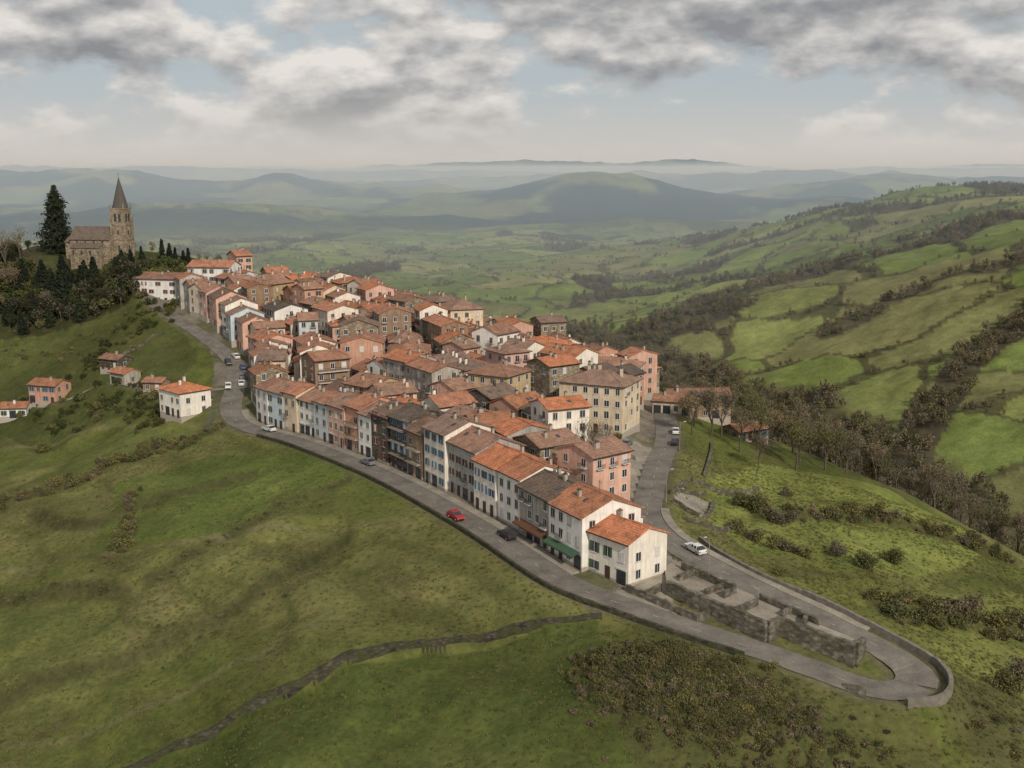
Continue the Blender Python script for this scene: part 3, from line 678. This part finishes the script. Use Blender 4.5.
def conifer(h,rad,seed,spread=True):
    random.seed(seed);mb=MB();mb.cone((0,0,-.5),(0,0,h*.97),h*.016,h*.002,6,0)
    z=h*.08
    while z<h*.98:
        R=rad*(1-z/h)**.7*random.uniform(.7,1.12)+.15
        nb=random.randint(6,9);a0=random.uniform(0,6.28)
        for i in range(nb):
            a=a0+6.28*i/nb+random.uniform(-.3,.3);Rr=R*random.uniform(.6,1.12)
            dz=-.18*Rr if spread else Rr*.6
            p0=Vector((0,0,z));p1=Vector((math.cos(a)*Rr,math.sin(a)*Rr,z+dz));mb.cone(p0,p1,.07,.02,3,0)
            m=int(6+Rr*9)
            for j in range(m):
                t=random.uniform(.15,1)**.7;q=p0.lerp(p1,t);w=Rr*.2*(1.1-t*.6)+.1
                leafquad(mb,q+Vector((random.gauss(0,w),random.gauss(0,w),random.gauss(-.1,.22))),random.uniform(.25,.5),1)
        z+=h*random.uniform(.022,.036)
    return mb.mesh('conifer',[M_BARK,M_LEAFS['conifer']])
def bushm(rad,h,leaf,nl,ls,seed):
    random.seed(seed);mb=MB()
    lobes=[(Vector((random.uniform(-.6,.6)*rad,random.uniform(-.6,.6)*rad,random.uniform(.3,.7)*h)),random.uniform(.3,.55)*rad) for _ in range(7)]
    for c,rr in lobes: mb.cone((c.x*.2,c.y*.2,-.2),tuple(c),.08,.03,3,0)
    for i in range(nl):
        c,rr=random.choice(lobes);d=Vector((random.gauss(0,1),random.gauss(0,1),random.gauss(0,1))).normalized()
        p=c+Vector((d.x*rr,d.y*rr,d.z*h*.35))*random.uniform(.55,1.08)
        if p.z<0:p.z=abs(p.z)*.3
        leafquad(mb,p,ls*random.uniform(.6,1.3),1)
    return mb.mesh('bush',[M_TWIG,M_LEAFS[leaf]])
def srccol(name,meshes):
    c=bpy.data.collections.new(name)
    for i,mm in enumerate(meshes):
        o=bpy.data.objects.new(name+'_item',mm);c.objects.link(o)
    return c
C_FAR=srccol('distant_tree_models',[fartree(11,4.2,'brown',170,.6,1),fartree(12,4.6,'olive',190,.6,2),fartree(9,4,'brown',150,.55,3),fartree(13,4.3,'brown',170,.6,4),fartree(10,4.4,'olive',180,.6,5)])
C_MID=srccol('belt_tree_models',[broadleaf(12,4.3,'brown',900,.2,31),broadleaf(13,4.6,'brown',800,.2,32),broadleaf(10,4,'olive',900,.2,33)])
C_NEARB=srccol('shrub_models',[bushm(1.5,1.7,'olive',420,.15,11),bushm(1.3,1.3,'brown',420,.14,12),bushm(1.8,2.1,'olive',520,.16,13),bushm(1.4,1.5,'brown',380,.15,14)])
C_DARK=srccol('dark_shrub_models',[bushm(1.8,2.4,'green',460,.2,15),bushm(1.7,2.2,'olive',460,.2,16),bushm(1.6,2.2,'green',460,.2,17)])
C_CHY=srccol('churchyard_tree_models',[broadleaf(9,4,'dark',1400,.25,71),fartree(10,3.6,'dark',700,.35,72),conifer(11,2.8,73),fartree(8,3.4,'dark',600,.35,74)])
M_TUFT=leafmat('grass_blades',(.085,.096,.032),(.145,.145,.058))
def tuft(seed):
    random.seed(seed);mb=MB()
    for i in range(26):
        a=random.uniform(0,6.28);r0=random.uniform(0,.4);x0=math.cos(a)*r0;y0=math.sin(a)*r0;hh=random.uniform(.10,.28);b=random.uniform(0,6.28)
        dx=math.cos(b)*.05;dy=math.sin(b)*.05;lx=random.gauss(0,.12);ly=random.gauss(0,.12)
        mb.face([(x0-dx,y0-dy,-.05),(x0+dx,y0+dy,-.05),(x0+lx,y0+ly,hh)],0)
    return mb.mesh('tuft',[M_TUFT])
C_TUFT=srccol('grass_tuft_models',[tuft(21),tuft(22),tuft(23)])
random.seed(99)
def scatter(name,x,y,sc,coll,z=None,dz=-.1):
    x=np.asarray(x,float);y=np.asarray(y,float);sc=np.asarray(sc,float)
    if len(x)==0:return
    if z is None:z=terr(x,y)+dz
    p=rng.permutation(len(x));x=x[p];y=y[p];sc=sc[p];z=z[p]
    me=bpy.data.meshes.new(name);me.vertices.add(len(x));me.vertices.foreach_set('co',np.stack([x,y,z],-1).astype(np.float32).ravel())
    me.attributes.new('s','FLOAT','POINT').data.foreach_set('value',sc.astype(np.float32));me.update()
    o=obj(name,me);g=bpy.data.node_groups.new(name+'_scatter','GeometryNodeTree')
    g.interface.new_socket('Geometry',in_out='INPUT',socket_type='NodeSocketGeometry');g.interface.new_socket('Geometry',in_out='OUTPUT',socket_type='NodeSocketGeometry')
    gi=g.nodes.new('NodeGroupInput');go=g.nodes.new('NodeGroupOutput');ip=g.nodes.new('GeometryNodeInstanceOnPoints');ci=g.nodes.new('GeometryNodeCollectionInfo')
    ci.inputs['Collection'].default_value=coll;ci.inputs['Separate Children'].default_value=True;ci.inputs['Reset Children'].default_value=True
    rv=g.nodes.new('FunctionNodeRandomValue');rv.data_type='FLOAT_VECTOR';rv.inputs[0].default_value=(0,0,0);rv.inputs[1].default_value=(.12,.12,6.28)
    na_=g.nodes.new('GeometryNodeInputNamedAttribute');na_.data_type='FLOAT';na_.inputs['Name'].default_value='s'
    ip.inputs['Pick Instance'].default_value=True;l=g.links.new
    l(gi.outputs[0],ip.inputs['Points']);l(ci.outputs[0],ip.inputs['Instance']);l(rv.outputs[0],ip.inputs['Rotation']);l(na_.outputs[0],ip.inputs['Scale']);l(ip.outputs[0],go.inputs[0])
    md=o.modifiers.new('scatter','NODES');md.node_group=g;return o
nc=150000
yy=np.sqrt(rng.uniform(420**2,2700**2,nc));xx=rng.uniform(-.62,.75,nc)*yy
dens=np.clip(900/yy,0.25,1)
zz=terr(xx,yy);_,wd_,hd_,ed_=landuse(xx,yy,zz)
keep=((wd_>.5)&(rng.random(nc)<.65*dens))|((ed_<.045)&(rng.random(nc)<.7*dens)&(vnoise(xx/60,yy/60,71)>.25))|(rng.random(nc)<.0015)
xx=xx[keep];yy=yy[keep];zz=zz[keep];wk=wd_[keep]
scatter('distant_woodland',xx,yy,rng.uniform(.45,1.0,len(xx))*np.where(wk>.5,1,.6),C_FAR,z=zz-.5);print('woods',len(xx))
def along(pts,spacing,width,smin,smax):
    L=catmull(pts,spacing);k=len(L);return L[:,0]+rng.normal(0,width,k),L[:,1]+rng.normal(0,width,k),rng.uniform(smin,smax,k)
def belt(name,pts,sp_,w,a,b,coll=C_FAR,rep=1):
    X=[];Y=[];S=[]
    for _ in range(rep):
        q=along(pts,sp_,w,a,b);X.append(q[0]);Y.append(q[1]);S.append(q[2])
    return scatter(name,np.concatenate(X),np.concatenate(Y),np.concatenate(S),coll)
belt('tree_belt',[(70,330),(88,312),(105,304),(125,290),(150,262),(175,235)],3.4,5,.5,1.05,C_MID,rep=3)
belt('tree_belt',[(-20,420),(20,400),(55,375),(80,345)],5,7,.5,.8,C_MID,rep=3)
belt('hedge',[(-135,226),(-120,238),(-107,250),(-93,257),(-76,267)],1.4,1.5,.6,1.3,C_NEARB,rep=2)
belt('hedge',[(-112,199),(-98,195),(-86,193),(-70,188)],1.3,.6,.25,.6,C_NEARB)
belt('hedge',[(-83,231),(-79,216),(-75,202)],1.4,1.0,.5,1.1,C_NEARB,rep=2)
belt('hedge',[(-66,190),(-52,202),(-42,213),(-34,219)],1.5,.6,.2,.55,C_NEARB)
belt('hedge',[(-75,152),(-55,163),(-42,180)],3.5,1.2,.2,.5,C_NEARB)
belt('hedge',[(60,170),(75,178),(98,184),(118,176)],1.9,2.2,.6,1.5,C_NEARB,rep=3)
belt('hedge',[(50,215),(66,224),(90,236),(115,240)],2,1.4,.5,1.4,C_NEARB,rep=2)
belt('hedge',[(43,200),(55,195)],1.6,1.3,.6,1.3,C_NEARB,rep=2)
belt('churchyard_shrubs',[(-205,415),(-185,412),(-165,408),(-145,405),(-134,412),(-128,420)],1.3,4.5,1.0,2.4,C_DARK,rep=4)
k=150;mx=rng.uniform(-212,-136,k);my=rng.uniform(394,414,k);my=np.where(mx<-186,my+rng.uniform(0,18,k),my)
scatter('churchyard_trees',mx,my,rng.uniform(.5,.95,k),C_CHY)
belt('slope_shrubs',[(-140,350),(-128,365),(-122,382),(-130,395)],2,5,.6,1.4,C_DARK,rep=2)
belt('slope_shrubs',[(-95,296),(-108,308),(-120,318),(-135,322)],2.2,5,.5,1.2,C_DARK,rep=2)
belt('slope_shrubs',[(-160,345),(-140,328),(-125,312),(-105,300),(-96,285)],2.5,4,.4,1.0,C_DARK,rep=2)
belt('slope_shrubs',[(-190,395),(-170,380),(-150,375),(-135,385)],3.5,4,.3,.9,C_NEARB,rep=2)
k=1900;u_=rng.normal(0,9,k);v_=rng.normal(-1,3.8,k);mx=24+u_*.90+v_*.42;my=132.5-u_*.42+v_*.90
dd,_=seglines_dist(mx,my,STREET);m=(dd>4.2)&(mx>8)&(my<142)
scatter('mound_scrub',mx[m],my[m],rng.uniform(.2,.68,m.sum()),C_NEARB)
k=400;mx=rng.uniform(60,110,k);my=rng.uniform(100,140,k);dd,_=seglines_dist(mx,my,ROAD2);dd1,_=seglines_dist(mx,my,STREET);m=(dd>7)&(dd1>7);scatter('rough_scrub',mx[m],my[m],rng.uniform(.2,.7,m.sum()),C_NEARB)
k=260;mx=rng.uniform(-200,-5,k);my=rng.uniform(150,330,k);dd,_=seglines_dist(mx,my,STREET);m=(dd>14)&(dd<200)&(fbm(mx/25,my/25,2,140)>.62);scatter('slope_gorse',mx[m],my[m],rng.uniform(.15,.45,m.sum()),C_NEARB)
k=70000;mx=rng.uniform(-110,110,k);my=rng.uniform(95,260,k)
zt,dd,vv=terr(mx,my,True);nn_=fbm(mx/9,my/9,3,92)+.6*(fbm(mx/30,my/30,2,93)-.5)
m=(dd>1.2)&(~vv)&(rng.random(k)<.3+sstep(.38,.62,nn_)*.5)
scatter('grass',mx[m],my[m],rng.uniform(.5,1.15,m.sum()),C_TUFT,z=zt[m])
k=320;mx=rng.uniform(-130,45,k);my=rng.uniform(160,440,k)
m=inpoly(mx,my,VPOLY)
for i in range(k):
    if m[i]:
        if any(math.hypot(bx-mx[i],by-my[i])<br+1.2 for bx,by,br in BX): m[i]=False
d1,_=seglines_dist(mx,my,STREET);d2,_=seglines_dist(mx,my,ROAD2);m&=(d1>6)&(d2>6)
scatter('garden_shrubs',mx[m],my[m],rng.uniform(.5,1.2,m.sum()),C_DARK)
BL=[broadleaf(11,4.6,'brown',1700,.17,41),broadleaf(12,5,'olive',1900,.18,42),broadleaf(10,4.5,'brown',1500,.17,43),broadleaf(12,4.5,'brown',300,.15,44)]
CN=[conifer(27,9.5,51),conifer(14,3.2,52,spread=True),conifer(11,1.3,53,spread=False)]
BS=[bushm(3.2,3.6,'olive',1800,.17,61),bushm(3.0,3.2,'brown',1700,.17,62)]
random.seed(5)
def tree(nm,me,x,y,s): 
    o=obj(nm,me,None,(x,y,H(x,y)-.2),random.uniform(0,6.28));o.scale=(s,s,s*random.uniform(.95,1.08))
tree('tall_conifer_tree',CN[0],-179,436,.95)
for a,b,s in((-165,404,1.25),(-154,405,1.05),(-147,409,.75),(-171,408,.9),(-176,412,1.0),(-160,408,.8),(-183,411,.9),(-142,411,.7)): tree('conifer_tree',CN[1],a,b,s)
for a,b,s in((-141,420,.75),(-134,423,.9),(-129,423,.75),(-124.5,424.5,.8)): tree('cypress_tree',CN[2],a,b,s)
for a,b,s in((-131.5,424,.6),(-126.5,425,.55)): tree('conifer_tree',CN[1],a,b,s)
for a,b,s,v in((-192,418,1.3,3),(-200,424,1.4,3),(-186,409,1.1,0),(-203,410,1.2,3),(-196,412,1.1,0),(-188,422,1.3,3),(-170,402,.9,0),(-190,402,1.0,2)): tree('bare_tree',BL[v],a,b,s)
for a,b,s,v in((50,268,1.1,0),(56,262,1.05,2),(44,262,.95,0),(62,270,1.15,1),(70,262,1.1,1),(67,276,1.15,2),(47,276,1.,2),(75,285,1.1,0),(58,250,.8,2),(80,272,1.1,1),(16,224,.85,3),(20,230,.6,3),(66,300,1.1,1),(85,292,1.,2),(-8,405,.9,2),(54,276,1.1,0),(73,270,1.1,2),(88,280,1.,0)): tree('broadleaf_tree',BL[v],a,b,s)
for a,b,s,v in((50,216,1.1,0),(55,214,1.0,1),(47,219,.8,0),(62,200,.8,1),(66,196,1.,0),(60,232,.7,1),(75,205,.9,0),(80,182,1.,1),(73,150,1.1,0),(80,158,1.2,1),(88,165,1.,0),(44,172,.5,0),(83,140,1.2,0),(-132,300,.9,0)): tree('shrub',BS[v],a,b,s)

# ---------------------------------------------------------------- garden walls
for pl in([(31,204),(37,202.5),(41,215)],[(13.5,214),(17,222),(23,224)],[(42,232),(46,248),(49,262)],[(32,196),(38,196),(43,204)],[(38,224),(48,226),(54,232)],[(33,212),(37,222)],[(31,209),(40,219)],[(-96,300),(-108,312),(-112,326)],[(-128,350),(-118,362)],[(14,229),(21,231),(27,233)],[(15,207),(21,212),(22,220)]):
    wall_line('garden_stone_wall',pl,.9,.5,M_RUIN,2)
sheet('garden_terrace',[(31,203),(37,204),(40,214),(34,216)],.12,M_PAVE,.8)

# ---------------------------------------------------------------- cars, lamps
M_TYRE=flat('tyre',(.02,.02,.02));M_CHR=flat('chrome',(.5,.5,.5),.3,.1,3,.5,.8);M_TL=flat('tail_light',(.3,.02,.02),.3)
def car_mesh(col,name):
    mb=MB()
    low=[(-2.1,.35),(2.1,.35),(2.15,.62),(2.0,.85),(1.0,.98),(-1.95,1.0),(-2.12,.8)]
    def loft(prof,w1,mi):
        b=len(mb.v)
        for sgn in(-1,1):
            for (xx_,zz_),ww in zip(prof,w1): mb.v.append((xx_,sgn*ww,zz_))
        k=len(prof)
        mb.f.append(tuple(b+i for i in range(k)));mb.m.append(mi);mb.f.append(tuple(b+k+i for i in range(k-1,-1,-1)));mb.m.append(mi)
        for i in range(k):
            j=(i+1)%k;mb.f.append((b+i,b+k+i,b+k+j,b+j));mb.m.append(mi)
    loft(low,[.8,.8,.84,.82,.8,.8,.82],0)
    loft([(1.0,.97),(.3,1.42),(-1.2,1.45),(-1.85,.99)],[.76,.62,.62,.76],1)
    loft([(.25,1.42),(.1,1.48),(-1.1,1.5),(-1.22,1.45)],[.63,.58,.58,.63],0)
    for xx_ in(.28,-.45,-1.2):
        for sg in(-1,1): mb.box(xx_-.05,xx_+.05,sg*.70-.07,sg*.70+.07,.95,1.42,0)
    for xx_ in(-1.3,1.3):
        for sg in(-1,1):
            mb.cone((xx_,sg*.62,.33),(xx_,sg*.86,.33),.33,.33,14,2);mb.cone((xx_,sg*.85,.33),(xx_,sg*.875,.33),.19,.18,10,3)
    for sg in(-1,1): mb.box(2.08,2.16,sg*.62-.16,sg*.62+.16,.6,.74,3);mb.box(-2.14,-2.06,sg*.66-.12,sg*.66+.12,.68,.85,4)
    mb.box(2.1,2.17,-.5,.5,.4,.55,2)
    return mb.mesh(name,[col,M_GLASS,M_TYRE,M_CHR,M_TL])
cc=[car_mesh(flat('car_paint_'+k,v,.35,.08,1.,.5),'car') for k,v in(('red',(.35,.03,.025)),('white',(.6,.6,.59)),('grey',(.16,.17,.18)),('blue',(.05,.09,.18)),('black',(.025,.025,.028)))]
def car(pts,zz,i,o,ci,flip=0,nm='parked_car'):
    i=int(i);p=pts[i];t_=pts[min(i+1,len(pts)-1)]-pts[i-1];t_=t_/np.linalg.norm(t_);nn=np.array([t_[1],-t_[0]]);q_=p+nn*o
    ob=obj(nm,cc[ci],None,(q_[0],q_[1],zz[i]+DZ+.015),math.atan2(t_[1],t_[0])+(math.pi if flip else 0))
    sl=(zz[min(i+2,len(zz)-1)]-zz[i-2])/np.linalg.norm(pts[min(i+2,len(zz)-1)]-pts[i-2]);ob.rotation_euler[1]=-math.atan(sl)*(1 if not flip else -1)
ii=lambda p:arc_i(STREET,p)
car(STREET,RZ[0],ii((-9,191)),-1.3,0,1,'red_car')
for p,c in(((-2,180),4),((-32,227),2),((-60,263),1),((-78,303),1),((-79,310),2),((-81,320),3),((-86,332),1)): car(STREET,RZ[0],ii(p),1.75,c)
for p,c in(((-83,326),4),((-77,300),1)): car(STREET,RZ[0],ii(p),-1.8,c,1)
jj=lambda p:arc_i(ROAD2,p)
car(ROAD2,RZ[1],jj((29.5,174)),1.4,1,0,'white_car')
for p,c in(((36,250),4),((38,262),1)): car(ROAD2,RZ[1],jj(p),2.0,c)
for k,(a,b) in enumerate([(17,237.5),(20,238.5),(23,240),(26,241.5),(22,218)]):
    obj('parked_car',cc[(k*2+1)%5],None,(a,b,H(a,b)+.09),1.2)
mb=MB();mb.cone((0,0,-.3),(0,0,.6),.12,.1,8);mb.cone((0,0,.6),(0,0,6.2),.07,.045,8);mb.cone((0,0,6.2),(0,-.9,6.55),.04,.035,6);mb.cone((0,-.75,6.5),(0,-1.35,6.6),.14,.1,8,1)
LM=mb.mesh('lamp',[flat('lamp_pole',(.25,.22,.20),.5),flat('lamp_head',(.4,.4,.38))])
def lamp(pts,zz,i,o):
    p=pts[i];t_=pts[min(i+1,len(pts)-1)]-pts[i-1];t_=t_/np.linalg.norm(t_);nn=np.array([t_[1],-t_[0]]);q_=p+nn*o
    obj('street_lamp',LM,None,(q_[0],q_[1],zz[i]+.1),math.atan2(t_[1],t_[0])+(0 if o>0 else math.pi))
for p in((-2,180),(-20,209),(-42,240),(-66,269),(-80,315)): lamp(STREET,RZ[0],ii(p),4.2)
for p in((33,168),(27,205),(35,245)): lamp(ROAD2,RZ[1],jj(p),-3.2 if p[0]==33 else 3.4)

# ---------------------------------------------------------------- haze
mb=MB();mb.box(-14000,14000,800,17500,-220,140)
hm=bpy.data.materials.new('haze_air');hm.use_nodes=True;t=hm.node_tree;t.nodes.clear()
vs=N(t,'ShaderNodeVolumeScatter');vs.inputs['Color'].default_value=(.62,.80,.97,1);vs.inputs['Density'].default_value=2.5e-4;vs.inputs['Anisotropy'].default_value=0
o_=N(t,'ShaderNodeOutputMaterial');t.links.new(vs.outputs[0],o_.inputs['Volume'])
obj('haze',mb.mesh('haze',[hm]))

# ---------------------------------------------------------------- light
el=math.radians(33);sd=Vector((.40*math.cos(el)/.92,-.83*math.cos(el)/.92,math.sin(el))).normalized()
sl=bpy.data.lights.new('sun','SUN');sl.energy=3.5;sl.angle=math.radians(2);sl.color=(1,.90,.76)
so=bpy.data.objects.new('sun',sl);COL.objects.link(so);so.rotation_euler=sd.to_track_quat('Z','Y').to_euler()
w=bpy.data.worlds.new('World');scene.world=w;w.use_nodes=True;t=w.node_tree;t.nodes.clear()
sky=N(t,'ShaderNodeTexSky',sky_type='NISHITA');sky.sun_disc=False;sky.sun_elevation=el;sky.sun_rotation=math.atan2(sd.x,sd.y)
sky.dust_density=2.;L=t.links.new
tc=N(t,'ShaderNodeTexCoord').outputs['Generated']
skyc=mixc(t,'MULTIPLY',sky.outputs[0],g3(.085))
def M(op,a,b,c=None):
    n=N(t,'ShaderNodeMath',operation=op)
    for i,v in enumerate((a,b,c)):
        if v is None:continue
        if hasattr(v,'is_output'):L(v,n.inputs[i])
        else:n.inputs[i].default_value=v
    return n.outputs[0]
sx=N(t,'ShaderNodeSeparateXYZ');L(tc,sx.inputs[0]);Z=sx.outputs[2]
def cl(dz,det=10):
    def one(sc,loc,de,ro):
        mp=N(t,'ShaderNodeMapping');mp.inputs['Scale'].default_value=sc;mp.inputs['Location'].default_value=(loc[0],loc[1],loc[2]+dz*sc[2]/16.);L(tc,mp.inputs[0])
        return noise(t,mp.outputs[0],1.,de,ro)
    return M('ADD',M('MULTIPLY',one((5.,5.,12.),(2.3,5.6,.4),det,.5),.66),M('MULTIPLY',one((15.,15.,30.),(.2,1.7,2.),det-2,.55),.34))
d0=cl(0.);d1=cl(.22,6)
mask=N(t,'ShaderNodeMapRange',interpolation_type='SMOOTHSTEP');L(d0,mask.inputs[0]);mask.inputs[1].default_value=.43;mask.inputs[2].default_value=.51
lit=M('MULTIPLY_ADD',M('SUBTRACT',d0,d1),5.2,.60)
lit=M('SUBTRACT',lit,M('MULTIPLY',M('SUBTRACT',d0,.5),2.0))
ccol=ramp(t,lit,[(.1,(.28,.285,.30)),(.38,(.42,.42,.42)),(.58,(.58,.565,.55)),(.9,(.82,.78,.73))])
bg=mixc(t,'MIX',skyc,(.50,.555,.59),.8)
c=mixc(t,'MIX',bg,ccol,mask.outputs[0])
hz=N(t,'ShaderNodeMapRange',interpolation_type='SMOOTHSTEP');L(Z,hz.inputs[0]);hz.inputs[1].default_value=.0;hz.inputs[2].default_value=.085;hz.inputs[3].default_value=1.;hz.inputs[4].default_value=0
c=mixc(t,'MIX',c,(.64,.61,.57),hz.outputs[0])
b_=N(t,'ShaderNodeBackground');L(c,b_.inputs[0]);b_.inputs[1].default_value=.96;ow=N(t,'ShaderNodeOutputWorld');L(b_.outputs[0],ow.inputs[0])

# ---------------------------------------------------------------- camera
cd=bpy.data.cameras.new('camera');cd.sensor_width=36;cd.lens=1100/1024*36;cd.clip_start=1;cd.clip_end=60000
co=bpy.data.objects.new('camera',cd);COL.objects.link(co);co.location=(0,0,100);co.rotation_euler=(math.radians(90-11),0,0);scene.camera=co
